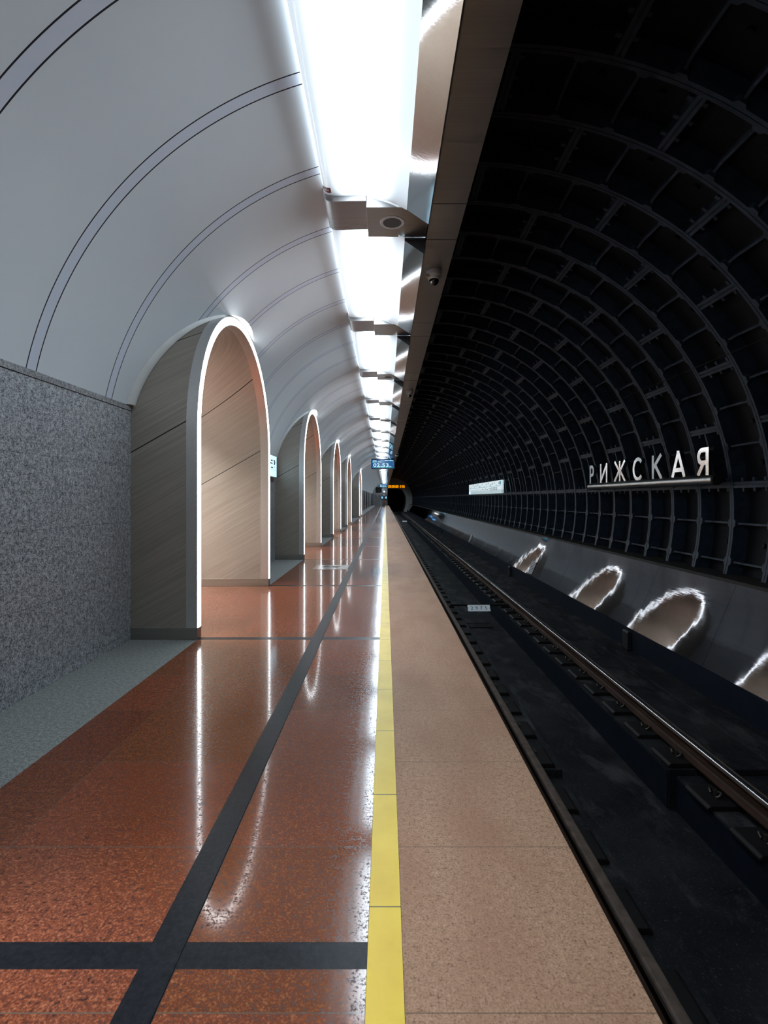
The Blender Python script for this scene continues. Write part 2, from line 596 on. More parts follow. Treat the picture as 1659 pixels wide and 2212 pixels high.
# insert the exact row where the hole closes
ztop = Z_SPR + R_TOP
tt = PI - math.asin((ztop - VZ) / VR)
ths = sorted(ths + [tt - .0, tt + .004, tt + .012, tt + .026], reverse=True)
cuts = [Y0] + [x for c in ARCHES for x in (c, c)] + [Y1]
for k in range(0, len(cuts), 2):
    a, b = cuts[k], cuts[k + 1]
    la, lb = k > 0, k + 1 < len(cuts) - 1
    rows = []
    n = 10
    for th in ths:
        x, z = vault_pt(th)
        ya = a + (hole(z) if la else 0)
        yb = b - (hole(z) if lb else 0)
        rows.append([(x, ya + (yb - ya) * j / n, z) for j in range(n + 1)])
    for A, B in zip(rows, rows[1:]):
        va.ring(A, B)
struct('ceiling', va, M['vault'], smooth=40)
# backing above the vault and the screen that carries the soffit
b = MB()
b.box(-4.4, -4.3, Y0, Y1, 3.36, 6)
for a_, b_ in ys:
    b.box(-4.4, -4.3, a_, b_, 2.115, 3.36)
b.prism([(-2.6, 2.115), (-2.55, 2.115), (-2.0, 3.6), (-.9, 4.4), (.44, 4.75), (.44, 4.9), (-.95, 4.55), (-2.15, 3.75)], 45, Y1)
struct('wall_backing', b, M['blackiron'])
so = MB()
so.prism([(.40, 3.85), (.712, 3.85), (.712, 5.2), (.69, 5.2), (.69, 3.88), (.40, 3.88)], Y0, Y1)
so.prism([(.19, 4.02), (.40, 4.02), (.40, 3.85), (.408, 3.85), (.408, 4.03), (.19, 4.03)], Y0, Y1)
struct('ceiling_soffit', so, M['steel_soffit'])
gp = MB()
k = 0
yy = 1093 * 2.57 / 636.5 - 6.0
while yy < Y1:
    gp.box(.405, .714, yy - .003, yy + .003, 3.8485, 3.852)
    gp.box(.405, .714, yy + .607, yy + .613, 3.8485, 3.852)
    yy += 3.0
struct('trim_4', gp, M['black'])
lc = MB().box(-.62, .42, Y0, Y1, 4.10, 4.16)
struct('ceiling_lamp_channel', lc, M['hall_white'])

# ------------------------------------------------------------------ arches
def arch_curve(r, n=40, zb=0.0):
    pts = [(-r, zb), (-r, Z_SPR * .5)]
    pts += [(-r * math.cos(PI * i / n), Z_SPR + r * math.sin(PI * i / n)) for i in range(n + 1)]
    pts += [(r, Z_SPR * .5), (r, zb)]
    return pts
def make_arch():
    t = thing('lit_archway', '', 'archway')
    co = arch_curve(R_OUT, zb=.105)
    ci = arch_curve(R_IN, zb=.105)
    P = lambda C, x: [(x, y, z) for y, z in C]
    mb = MB().ring(P(co, -4.4), P(co, X_ARCH - .10))
    mb.build('outer_cladding', M['steel_arch'], t, smooth=30)
    mb = MB().ring(P(ci, -4.4), P(ci, X_ARCH - .115))
    mb.build('inner_lining', M['steel_arch'], t, smooth=30)
    # front trim: a thin band wrapping the mouth inside and outside
    co2, ci2 = arch_curve(R_OUT + .004, zb=.105), arch_curve(R_IN - .004, zb=.105)
    mb = MB().ring(P(co2, X_ARCH - .10), P(co2, X_ARCH)).ring(P(ci2, X_ARCH - .115), P(ci2, X_ARCH))
    mb.ring(P(co2, X_ARCH), P(arch_curve(R_OUT - .006, zb=.105), X_ARCH)).ring(P(ci2, X_ARCH), P(arch_curve(R_IN + .006, zb=.105), X_ARCH))
    mb.ring(P(co2, X_ARCH - .10), P(co, X_ARCH - .101)).ring(P(ci2, X_ARCH - .115), P(ci, X_ARCH - .116))
    mb.build('mouth_trim', M['steel_trim'], t, smooth=30)
    la, lb = arch_curve(R_OUT - .006, zb=.105), arch_curve(R_IN + .006, zb=.105)
    A, B = P(la, X_ARCH), P(lb, X_ARCH)
    A2, B2 = P(la, X_ARCH + .003), P(lb, X_ARCH + .003)
    mb = MB().ring(A2, B2)
    mb.build('light_ring', M['led'], t)
    for s in (-1, 1):
        a, b = (R_IN - .006, R_OUT + .006)
        MB().box(-4.4, X_ARCH + .002, min(s * a, s * b), max(s * a, s * b), .002, .108).build('plinth', M['steel_plinth'], t, bevel=.002)
    # white lip where the vault meets the cladding
    ri = 0
    mb = MB()
    for s in (-1, 1):
        rows = []
        zlo = 2.12
        for i in range(33):
            q = 1 - (1 - i / 32) ** 2
            z = zlo + (Z_SPR + R_TOP - zlo) * q
            # outer edge on the vault
            xo = VX - math.sqrt(max(0, VR ** 2 - (z - VZ) ** 2))
            po = Vector((xo, s * hole(z), z))
            zi = zlo + (Z_SPR + R_OUT + .003 - zlo) * q
            d = max(0, zi - Z_SPR)
            yi = s * math.sqrt(max(0, (R_OUT + .003) ** 2 - d * d))
            xi = VX - math.sqrt(max(0, VR ** 2 - (zi - VZ) ** 2))
            xi = min(xi + .035, X_ARCH - .02)
            pi_ = Vector((xi, yi, zi))
            mid = (po + pi_) / 2 + Vector((.022 * (1 - q), 0, 0))
            rows.append([po, mid, pi_])
        for A, B in zip(rows, rows[1:]):
            mb.ring(A, B)
    mb.build('vault_lip', M['collar'], t, smooth=60)
    return t
ords = ['first', 'second', 'third', 'fourth', 'fifth', 'sixth', 'seventh', 'eighth', 'ninth', 'tenth', 'eleventh', 'twelfth', 'thirteenth', 'fourteenth', 'fifteenth', 'sixteenth', 'seventeenth', 'eighteenth', 'nineteenth', 'twentieth', 'twenty-first', 'twenty-second', 'twenty-third', 'twenty-fourth', 'twenty-fifth', 'twenty-sixth', 'twenty-seventh', 'twenty-eighth', 'twenty-ninth', 'thirtieth', 'thirty-first', 'thirty-second', 'thirty-third']
arch_labels = ['steel archway beside the camera position, only its glow mirrored on the track-side steel',
               'largest steel archway with a glowing white rim, beside the wide granite wall',
               'second glowing steel archway, just past the small backlit wall sign',
               'third glowing steel archway down the platform',
               'fourth glowing steel archway, last of the evenly spaced row',
               'farthest and smallest glowing archway, set apart before the dark far wall']
a0 = make_arch()
for i, c in enumerate(ARCHES):
    a = a0 if i == 0 else copy_tree(a0)
    a.location = (0, c, 0)
    tag(a, arch_labels[i], 'archway', 'glowing archways along the platform')

# central hall behind the arches
h = MB()
h.box(-14, -4.6, Y0, 45, -.04, 0).box(-14, -13.9, Y0, 45, 0, 5).box(-14, -4.4, Y0, 45, 5, 5.1)
h.box(-4.5, -4.4, Y0, 45, 3.4, 5)
struct('wall_hall', h, M['hall_white'])
t = thing('hall_light_strip', 'long lamp of the hall behind the arches, its glow falling on the arch linings', 'lamp', (-6.4, 16, 4.6))
MB().box(-.22, .22, -23, 26, 0, .12).build('housing', M['hall_white'], t)
MB().box(-.2, .2, -22.9, 25.9, -.03, -.002).build('tube', M['hall_lit'], t)

# ------------------------------------------------------------------ luminous ceiling
P_LAMP = 3.0
JY = 4.452
prof = [(-.540, 4.02), (-.540, 3.985), (-.530, 3.962), (-.500, 3.948), (-.445, 3.942), (-.358, 3.9435), (-.26, 3.947), (-.171, 3.946), (-.10, 3.936), (-.03, 3.914), (.049, 3.887), (.12, 3.853), (.19, 3.817)]
def make_lamp():
    t = thing('ceiling_lamp', '', 'lamp')
    L = P_LAMP - .475
    d = MB().strip(prof, -L / 2, L / 2, n=6)
    d.build('diffuser', M['opal'], t, smooth=50)
    r = MB()
    wp = [(.191, 3.8165), (.379, 3.690), (.397, 3.735), (.397, 3.846), (.191, 3.846)]
    r.prism(wp, -L / 2 + .055, L / 2 - .002, caps=False)
    r.build('reflector_strip', M['steel_mirror'], t)
    for y_ in (-L / 2 + .056, L / 2 - .003):
        MB().prism(wp, y_ - .001, y_ + .001).build('end_plate', M['navy_end'], t)
    return t
def make_cover():
    t = thing('lamp_joint_cover', '', 'lamp cover')
    lp = [(-.545, 4.02), (-.545, 3.955), (-.538, 3.92), (-.515, 3.900), (-.475, 3.892), (-.40, 3.893), (-.30, 3.896), (-.169, 3.897), (-.169, 4.02)]
    MB().prism(lp, 0, .475).build('curved_cover', M['steel_cover'], t, smooth=35)
    bp = [(-.166, 4.02), (-.166, 3.848), (.398, 3.848), (.398, 4.02)]
    bm = MB().prism(bp, .015, .52)
    bm.build('box_cover', M['steel_cover'], t, bevel=.002)
    return t
def add_speaker(t):
    c = (.066, .26, 3.848)
    s = MB().lathe(c, [(.086, -.0005), (.086, -.004), (.112, -.004), (.115, -.0005)], 40).build('speaker_ring', M['ringwhite'], t, smooth=40)
    MB().lathe(c, [(.0, -.0025), (.086, -.0025)], 40).build('speaker_grille', M['speaker'], t)
l0, c0 = make_lamp(), make_cover()
n = 0
for k in range(-4, 30):
    ys_ = JY + P_LAMP * (k - 1) + .475
    if ys_ + 2.5 > Y1:
        break
    l = l0 if n == 0 else copy_tree(l0)
    l.location = (0, ys_ + (P_LAMP - .475) / 2, 0)
    c = c0 if n == 0 else copy_tree(c0)
    c.location = (0, JY + P_LAMP * k, 0)
    if k < 0:
        lab = 'glowing ceiling panel overhead and behind the camera, ' + ords[-k - 1] + ' back from the large one in view'
        lab2 = 'steel cover overhead behind the camera, ' + ords[-k - 1] + ' back from the large ceiling panel'
    elif k == 0:
        lab = 'largest glowing ceiling panel at the top, red sticker on its far corner'
        lab2 = 'steel cover at the near end of the largest ceiling panel, above the camera'
    else:
        lab = ords[k] + ' glowing ceiling panel down the platform, counting from the largest overhead'
        lab2 = ords[k - 1] + ' brushed steel cover between ceiling panels, counting from the largest panel'
    if k == 0:
        lab = 'largest glowing ceiling panel overhead, a small red sticker on its far corner'
    tag(l, lab, 'lamp', 'glowing ceiling panels over the platform')
    tag(c, lab2, 'lamp cover', 'steel covers between ceiling panels')
    if k in (1, 3, 5, 7, 9):
        pass
    n += 1
covers = {round((o.location.y - JY) / P_LAMP): o for o in bpy.data.objects if o.name.startswith('lamp_joint_cover')}
lamps = {round((o.location.y - JY - .475 - (P_LAMP - .475) / 2) / P_LAMP) + 1: o for o in bpy.data.objects if o.name.startswith('ceiling_lamp') and o.type == 'EMPTY'}
# k = 0 cover is the one at Y 4.452
for k, o in covers.items():
    if k < 0:
        o['label'] = 'steel cover overhead behind the camera, ' + ords[-k - 1] + ' back from the speaker cover in view'
    elif k == 0:
        o['label'] = 'nearest steel ceiling cover, with a round speaker, at the far end of the largest panel'
    else:
        o['label'] = ords[k] + ' steel cover along the ceiling lights, counting the near speaker cover as first'
    if k in (0, 2, 4, 6):
        add_speaker(o)
l = lamps[0]
st = MB().strip([(-.5402, 3.985), (-.5305, 3.9605), (-.500, 3.9465), (-.470, 3.9435)], 1.155, 1.225)
so_ = st.build('sticker', M['redsticker'], l)
so_['label'] = 'small dark red sticker'
MB().strip([(-.5308, 3.9600), (-.5005, 3.9460), (-.485, 3.9446)], 1.178, 1.203).build('sticker_print', M['ringwhite'], so_)

# ------------------------------------------------------------------ iron tubbing (two rings, arrayed along the track)
def pol(r, deg, y):
    a = math.radians(deg)
    return (TX + r * math.cos(a), y, TZ + r * math.sin(a))
RO = TR + .22
LO, HI = -15.5, 99.0
tb = MB()
RW = .75
def arc_bar(r0, r1, a0, a1, y0, y1, step=2.0):
    nn = max(1, int(abs(a1 - a0) / step))
    rows = []
    for i in range(nn + 1):
        a = a0 + (a1 - a0) * i / nn
        rows.append([pol(r1, a, y0), pol(r0, a, y0), pol(r0, a, y1), pol(r1, a, y1)])
    for A, B in zip(rows, rows[1:]):
        tb.ring(A, B)
    tb.add(rows[0], [(0, 1, 2, 3)])
    tb.add(rows[-1], [(0, 1, 2, 3)])
def long_bar(r0, r1, deg, half, y0, y1):
    d = math.degrees(half / TR)
    vs = [pol(r, deg + s * d, y) for y in (y0, y1) for r, s in ((r1, -1), (r0, -1), (r0, 1), (r1, 1))]
    tb.add(vs, [(0, 1, 5, 4), (1, 2, 6, 5), (2, 3, 7, 6), (0, 1, 2, 3), (4, 5, 6, 7)])
for ri, base in ((0, 17.2), (1, 28.8)):
    ya = ri * RW
    # pan skin
    rows = []
    nn = 58
    for i in range(nn + 1):
        a = LO + (HI - LO) * i / nn
        rows.append([pol(RO, a, ya), pol(RO, a, ya + RW)])
    for A, B in zip(rows, rows[1:]):
        tb.ring(A, B, 1)
    arc_bar(TR, RO, LO, HI, ya + .004, ya + .042)
    arc_bar(TR, RO, LO, HI, ya + RW - .042, ya + RW - .004)
    # back of the joint groove
    arc_bar(TR + .03, RO, LO, HI, ya - .004, ya + .004)
    joints = [base + 23.65 * i for i in range(-2, 5) if LO < base + 23.65 * i < HI]
    if ri == 0:
        joints = [5.2] + [j for j in joints if j > 6]
    for j in joints:
        for s in (-1, 1):
            long_bar(TR + .005, RO, j + s * .36, .018, ya + .042, ya + RW - .042)
        long_bar(TR + .03, RO, j, .012, ya + .042, ya + RW - .042)
        for yy in (.16, .375, .59):
            for s in (-1, 1):
                long_bar(TR + .06, TR + .10, j + s * 1.0, .025, ya + yy - .02, ya + yy + .02)
    ends = sorted(set(joints))
    cuts_ = [5.2 - 23.65] + ends
    for a, b in zip(cuts_, cuts_[1:]):
        if b - a < 20:      # the short key piece has a rib along its middle
            arc_bar(TR + .01, RO, a + .6, b - .6, ya + RW / 2 - .018, ya + RW / 2 + .018)
            continue
        for fr in (1 / 3, 2 / 3):
            r = a + (b - a) * fr
            if r < LO + 1:
                continue
            long_bar(TR + .10, RO, r, .013, ya + .042, ya + RW - .042)
            for y_, s in ((ya + .042, 1), (ya + RW - .042, -1)):       # gusset and bolt ear at each flange
                vs = [pol(TR + .015, r, y_), pol(TR + .10, r, y_ + s * .10), pol(TR + .10, r, y_)]
                d = .2
                A = [pol(TR + .012, r - d, y_), pol(TR + .105, r - d, y_ + s * .11), pol(TR + .16, r - d, y_)]
                B = [pol(TR + .012, r + d, y_), pol(TR + .105, r + d, y_ + s * .11), pol(TR + .16, r + d, y_)]
                tb.ring(A, B, 0, True)
                E1 = [(pol(TR, r - .95, y_)), pol(TR, r - .5, y_ + s * .034), pol(TR, r + .5, y_ + s * .034), pol(TR, r + .95, y_)]
                E2 = [(pol(TR + .06, r - .95, y_)), pol(TR + .06, r - .5, y_ + s * .034), pol(TR + .06, r + .5, y_ + s * .034), pol(TR + .06, r + .95, y_)]
                tb.ring(E1, E2, 0, True)
                tb.add(E1, [(0, 1, 2, 3)])
            # blind lead plug in the pan
            tb.cyl(pol(RO - .001, r - 3.9, ya + RW / 2), pol(RO - .03, r - 3.9, ya + RW / 2), .035, 8, 1)
rw = tb.build('wall_right', [M['flange'], M['tubbing']])
setk(rw, 'structure')
rw.location = (0, 5.80 - 1.5 * 9, 0)
ar = rw.modifiers.new('array', 'ARRAY')
ar.use_relative_offset = False
ar.use_constant_offset = True
ar.constant_offset_displace = (0, 1.5, 0)
ar.count = 67
# outer shell that keeps the lining light-tight
sh = MB()
rows = [[pol(RO + .05, -40 + 6 * i, Y0), pol(RO + .05, -40 + 6 * i, Y1)] for i in range(26)]
for A, B in zip(rows, rows[1:]):
    sh.ring(A, B)
struct('wall_right_shell', sh, M['blackiron'])

# ------------------------------------------------------------------ track side: ledge, steel sheet, kerb, bed
struct('trim_5', MB().prism([(4.475, .212), (5.12, .18), (5.12, .12), (4.50, .12), (4.49, .18), (4.475, .18)], Y0, Y1), M['ledge'])
sp = MB()
y = 6.42 - 1.8 * 8
PX0, PZ0, PX1, PZ1 = 4.02, -.855, 4.47, .211
while y < Y1:
    sp.add([(PX0, y + .002, PZ0), (PX0, y + 1.798, PZ0), (PX1, y + 1.798, PZ1), (PX1, y + .002, PZ1), (PX0 + .02, y + .002, PZ0), (PX0 + .02, y + 1.798, PZ0), (PX1 + .02, y + 1.798, PZ1), (PX1 + .02, y + .002, PZ1)],
           [(0, 1, 2, 3), (4, 5, 6, 7), (0, 1, 5, 4), (1, 2, 6, 5), (2, 3, 7, 6), (3, 0, 4, 7)])
    y += 1.8
struct('wall_right_cladding', sp, M['steel_side'])
struct('trim_6', MB().prism([(4.455, .187), (4.472, .226), (4.484, .222), (4.467, .182)], Y0, Y1), M['ledge'])
kb = MB().prism([(4.0, Z_BED - .1), (4.0, -.87), (4.04, -.86), (4.9, -.86), (4.9, Z_BED - .1)], Y0, Y1)
struct('trim_7', kb, M['kerb'])
bed = MB()
NY = 4.64
bed.prism([(.45, -1.9), (.45, Z_BED), (1.63, Z_BED), (1.63, Z_TROUGH), (2.61, Z_TROUGH), (2.61, Z_BED), (3.62, Z_BED), (3.625, Z_BED + .025), (4.05, Z_BED + .025), (4.05, -1.9)], NY + .008, Y1)
bed.prism([(.45, -1.9), (.45, Z_BED - .07), (1.63, Z_BED - .07), (1.63, Z_TROUGH), (2.67, Z_TROUGH), (2.67, Z_BED - .05), (3.62, Z_BED - .05), (3.625, Z_BED + .02), (4.05, Z_BED + .02), (4.05, -1.9)], Y0, NY)
bed.box(1.63, 2.61, NY - .01, NY + .04, -1.9, Z_TROUGH - .0002)
struct('track_bed_floor', bed, M['concrete'])
struct('trough_side_wall', MB().box(2.600, 2.609, NY + .03, Y1, Z_TROUGH, Z_BED - .02).box(2.66, 2.669, Y0, NY, Z_TROUGH, Z_BED - .07), M['kerb'])

# ------------------------------------------------------------------ running rails
def rail(name, xc, label):
    t = thing(name, label, 'rail', (xc, 0, Z_RAIL), 'running rails')
    foot = [(-.066, -.17), (.066, -.17), (.066, -.158), (.020, -.146), (.009, -.13), (.008, -.055), (.012, -.045), (-.012, -.045), (-.008, -.055), (-.009, -.13), (-.020, -.146), (-.066, -.158)]
    MB().prism(foot, Y0, Y1).build('rail_web', M['rail_rust'], t)
    head = [(-.012, -.045), (-.036, -.036), (-.036, -.010), (-.030, -.002), (-.012, 0), (.012, 0), (.030, -.002), (.036, -.010), (.036, -.036), (.012, -.045)]
    MB().prism(head, Y0, Y1).build('rail_head', M['rail_head'], t)
    b = MB().strip([(-.0355, -.010), (-.0325, -.0035), (-.027, -.0005), (-.012, .001), (.004, .0012)] if xc > 2 else [(-.02, .0006), (.02, .0006)], Y0, Y1)
    b.build('running_band', M['rail_top'] if xc > 2 else M['rail_head'], t, smooth=80)
    return t
rail('running_rail', XR, 'right-hand rusty rail with a thin shining line along its top')
rail('running_rail', XL, 'left-hand dark rusty rail close under the platform edge')
def make_fastener():
    t = thing('rail_fastener', '', 'rail fastener')
    b = MB()
    b.prism([(-.27, 0), (.27, 0), (.27, .022), (.245, .042), (-.245, .042), (-.27, .022)], -.16, .16)
    b.build('base_plate', M['blackiron'], t, bevel=.006)
    for s in (-1, 1):
        c = MB()
        x = s * .105
        pts = []
        for i in range(15):
            a = PI * 2 * i / 14 * .86
            pts.append((x + s * .035 * math.cos(a), .055 * math.sin(a), .062 + .016 * math.sin(2 * a)))
        c.tube(pts, .009, 7)
        c.cyl((x, 0, .035), (x, 0, .085), .016, 6)
        c.build('spring_clip', M['clip'], t, smooth=40)
    return t
f0 = None
n = 0
FP = .57
for xc, lab, grp, ymax in ((XR, 'black iron fastener with spring clips on the right-hand rail', 'fasteners of the right-hand rail', 60), (XL, 'black iron fastener showing beside the left-hand rail', 'fasteners of the left-hand rail', 45)):
    y = 3.70 - FP * (4 if xc == XR else 5)
    while y < ymax:
        if f0 is None:
            f0 = make_fastener()
            f = f0
        else:
            f = copy_tree(f0)
        f.location = (xc, y, Z_BED if y > NY + .15 else Z_BED - (.05 if xc == XR else .07))
        if abs(y - NY) < .15:
            f.location.z = Z_BED - .03
        tag(f, lab, 'rail fastener', grp)
        y += FP

# ------------------------------------------------------------------ number boards in the track
def track_board(y, num, label):
    t = thing('track_number_board', label, 'number board', (2.05, y, -1.06), 'number boards in the track')
    MB().box(-.62, .66, .02, .06, -.03, .01).build('cross_bar', M['blackiron'], t)
    # tilted back plate hung on the bar
    p0, p1 = Vector((0, .018, .0)), Vector((0, -.10, -.115))
    mb = MB()
    a = [(-.245, p0.y, p0.z), (.245, p0.y, p0.z), (.245, p1.y, p1.z), (-.245, p1.y, p1.z)]
    b = [(x, y_ + .006, z - .003) for x, y_, z in a]
    mb.add(a + b, [(0, 1, 2, 3), (4, 5, 6, 7), (0, 1, 5, 4), (1, 2, 6, 5), (2, 3, 7, 6), (3, 0, 4, 7)])
    pl = mb.build('plate', M['plate'], t)
    up = (p0 - p1).normalized()
    nrm = Vector((0, -.115, .118)).normalized()
    for i, ch in enumerate(num):
        tx = MB()
        add_text(tx, ch, .085, (p0 + p1) / 2 + Vector((-.155 + .104 * i, 0, 0)) + nrm * .003, (1, 0, 0), up)
        tx.build('digit', M['ink'], pl)
    for s in (-1, 1):
        tx = MB()
        tx.cyl(Vector((s * .236, -.041, -.0575)), Vector((s * .236, -.0435, -.055)), .008, 8)
        tx.build('bolt', M['ink'], pl)
    return t
track_board(11.1, '2975', 'white track plate numbered 2975 on a black bar between the rails')
track_board(53.0, '', 'tiny pale track plate far off near the tunnel mouth')
g = thing('drain_grate', 'dark slotted drain grate in the trough just before the 2975 plate', 'drain', (1.98, 11.9, Z_TROUGH))
g.location = (2.05, 11.35, Z_TROUGH)
gr = MB()
for i in range(17):
    gr.box(-.28 + i * .035, -.28 + i * .035 + .016, -.17, .17, .004, .02)
gr.box(-.30, .32, -.2, -.17, 0, .022).box(-.30, .32, .17, .2, 0, .022)
gr.build('bars', M['blackiron'], g)
MB().box(-.30, .32, -.2, .2, .0005, .003).build('pit_shade', M['black'], g)  # flat black sheet, its colour stands in for the shade under the bars

# kerb posts and vents
for i, (y, lab) in enumerate(((8.3, 'nearest small black bracket standing against the navy kerb'), (16.1, 'second small black bracket against the kerb, before the slatted vent'), (35.4, 'third small black bracket along the kerb, far down the track'), (53.5, 'farthest small black bracket against the kerb near the tunnel mouth'))):
    t = thing('kerb_bracket', lab, 'bracket', (3.96, y, Z_BED + .025), 'brackets along the kerb')
    MB().prism([(-.03, 0), (.035, 0), (.035, .28), (.015, .31), (-.01, .31), (-.03, .28)], -.09, .09).build('body', M['black'], t, bevel=.006)
    MB().box(-.05, .035, -.12, .12, 0, .03).build('foot', M['blackiron'], t, bevel=.004)
def vent(y, label):
    t = thing('vent_grille', label, 'vent', (0, y, 0), 'slatted vents in the steel sheet')
    d = Vector((PX1 - PX0, 0, PZ1 - PZ0)).normalized()
    nr = Vector((-d.z, 0, d.x))
    o = Vector((PX0, 0, PZ0)) + d * .04 + nr * .006
    def q(u, v, h=0):
        p = o + d * u + nr * h
        return (p.x, v, p.z)
    fr = MB()
    Hh, Ww = .36, .36
    def bar(u0, u1, v0, v1, h=.012):
        vs = [q(u0, v0), q(u1, v0), q(u1, v1), q(u0, v1), q(u0, v0, h), q(u1, v0, h), q(u1, v1, h), q(u0, v1, h)]
        return vs, [(0, 1, 2, 3), (4, 5, 6, 7), (0, 1, 5, 4), (1, 2, 6, 5), (2, 3, 7, 6), (3, 0, 4, 7)]
    for a in ((0, Hh, -Ww / 2, -Ww / 2 + .025), (0, Hh, Ww / 2 - .025, Ww / 2), (0, .025, -Ww / 2, Ww / 2), (Hh - .025, Hh, -Ww / 2, Ww / 2)):
        fr.add(*bar(*a))
    fr.build('frame', M['ringwhite'], t)
    sl = MB()
    for i in range(7):
        sl.add(*bar(.04 + i * .043, .062 + i * .043, -Ww / 2 + .025, Ww / 2 - .025, .008))
    sl.build('slats', M['ringwhite'], t)
    bk = MB()
    bk.add([q(0, -Ww / 2, .001), q(Hh, -Ww / 2, .001), q(Hh, Ww / 2, .001), q(0, Ww / 2, .001)], [(0, 1, 2, 3)])
    bk.build('backing', M['black'], t)
vent(14.1, 'nearer slatted vent at the foot of the slanted steel sheet')
vent(24.3, 'farther small slatted vent at the foot of the slanted steel sheet')

# ------------------------------------------------------------------ station name on the tubbing
sg = thing('station_name_sign', 'polished steel Cyrillic letters standing on a steel tube along the dark iron lining', 'sign', (4.72, 9.4, 1.547))
MB().cyl((0, 2.22, 0), (0, -2.21, 0), .078, 28).build('tube', M['steel_tube'], sg, smooth=40)
MB().lathe((0, -2.212, 0), [(0, -.006), (.074, -.006), (.080, 0), (.080, .03)], 28, axis='y').build('end_cap', M['blackiron'], sg, smooth=40)
br = MB()
for y in (-1.6, 0, 1.6):
    br.box(.03, .34, y - .03, y + .03, -.02, .02)
br.build('wall_arms', M['blackiron'], sg)
def stroke_poly(pts, w):
    """flat-ended thick line as quads (u, v)"""
    out = []
    for a, b in zip(pts, pts[1:]):
        d = (b[0] - a[0], b[1] - a[1])
        L = math.hypot(*d)
        nx, ny = -d[1] / L * w / 2, d[0] / L * w / 2
        out.append([(a[0] + nx, a[1] + ny), (b[0] + nx, b[1] + ny), (b[0] - nx, b[1] - ny), (a[0] - nx, a[1] - ny)])
    return out
def arc(cx, cy, rx, ry, a0, a1, n=14):
    return [(cx + rx * math.cos(math.radians(a0 + (a1 - a0) * i / n)), cy + ry * math.sin(math.radians(a0 + (a1 - a0) * i / n))) for i in range(n + 1)]
def ribbon(pts, w):
    """thick polyline with mitred sides, as one closed outline"""
    L, R = [], []
    for i, p in enumerate(pts):
        a, b = pts[max(0, i - 1)], pts[min(len(pts) - 1, i + 1)]
        d = (b[0] - a[0], b[1] - a[1])
        l = math.hypot(*d)
        nx, ny = -d[1] / l * w / 2, d[0] / l * w / 2
        L.append((p[0] + nx, p[1] + ny))
        R.append((p[0] - nx, p[1] - ny))
    return L, R
TW = .068
H_ = .41
glyphs = {
    'R': (.24, [[(.034, 0), (.034, H_)]], [[(.034, H_ - .034)] + arc(.115, H_ - .129, .085, .095, 90, -90) + [(.034, H_ - .224)]]),
    'I': (.36, [[(.034, 0), (.034, H_)], [(.326, 0), (.326, H_)], [(.04, .04), (.32, H_ - .04)]], []),
    'ZH': (.52, [[(.26, 0), (.26, H_)], [(.04, H_), (.235, .215)], [(.235, .215), (.03, 0)], [(.48, H_), (.285, .215)], [(.285, .215), (.49, 0)]], []),
    'S': (.40, [], [arc(.20, H_ / 2, .166, H_ / 2 - .02, 42, 318, 26)]),
    'K': (.34, [[(.034, 0), (.034, H_)], [(.30, H_), (.05, .19)], [(.10, .25), (.31, 0)]], []),
    'A': (.40, [[(.035, 0), (.20, H_ - .01)], [(.365, 0), (.20, H_ - .01)], [(.09, .115), (.31, .115)], [(.165, H_ - .02), (.235, H_ - .02)]], []),
    'YA': (.29, [[(.256, 0), (.256, H_)], [(.175, .19), (.04, 0)]], [[(.256, H_ - .034)] + arc(.14, H_ - .129, .085, .095, 90, 270) + [(.256, H_ - .224)]]),
}
DEP = .07
for key, yc in (('R', 11.47), ('I', 10.85), ('ZH', 10.11), ('S', 9.38), ('K', 8.72), ('A', 8.09), ('YA', 7.475)):
    w_, lines, curves = glyphs[key]
    mb = MB()
    def put(quad, dd):
        n_ = len(quad)
        A = [(-DEP / 2 - dd, 9.4 * 0 + (yc - 9.4) + w_ / 2 - u, .070 + v) for u, v in quad]
        B = [(DEP / 2 + dd, (yc - 9.4) + w_ / 2 - u, .070 + v) for u, v in quad]
        mb.add(A + B, [tuple(range(n_)), tuple(range(2 * n_ - 1, n_ - 1, -1))] + [(i, (i + 1) % n_, n_ + (i + 1) % n_, n_ + i) for i in range(n_)])
    for k, ln in enumerate(lines):
        for q_ in stroke_poly(ln, TW * (.86 if key == 'ZH' else 1)):
            put(q_, .0007 * k)
    for cv in curves:
        L, R = ribbon(cv, TW)
        for i in range(len(L) - 1):
            put([L[i], L[i + 1], R[i + 1], R[i]], .0003)
    mb.build('letter', M['steel_chrome'], sg)

# ------------------------------------------------------------------ backlit line map on the tubbing
mo = NT('backlit_map_panel')
o_ = mo.obj()
X, Y, Z = mo.xyz(o_)
mo.set(col=(.5, .55, .58), rough=.35, ecol=mo.ramp(mo.rng(Z, -.27, .27, 0, 1), [(.0, (.30, .40, .42)), (.26, (.36, .46, .48)), (.30, (.52, .62, .66)), (1.0, (.60, .69, .73))], 'CONSTANT'), estr=.62)
M['map'] = mo.mat
M['teal'] = emit('teal_mark', (.05, .30, .38), .6)
M['skyblue'] = emit('pale_blue_mark', (.45, .75, .95), 1.0)
lm = thing('line_map_board', 'long pale backlit route map board mounted on the dark iron lining', 'sign', (4.72, 24.35, 1.758))
MB().box(-.03, .06, -3.95, 3.95, -.27, .27).build('panel', M['map'], lm, bevel=.01)
mk = MB()
random.seed(3)
dz = [.06]
mk.box(-.033, -.031, -3.8, 3.7, .038, .052, 1)
for i in range(17):
    y = 3.5 - i * .43
    z0 = .075 + .045 * (i % 3)
    for j in range(random.choice((1, 2, 2))):
        ww = random.uniform(.10, .26)
        mk.box(-.033, -.031, y - ww, y, z0 + j * .045, z0 + .022 + j * .045)
    if i % 3 == 0:
        mk.box(-.033, -.031, y - .05, y, .04, .07)
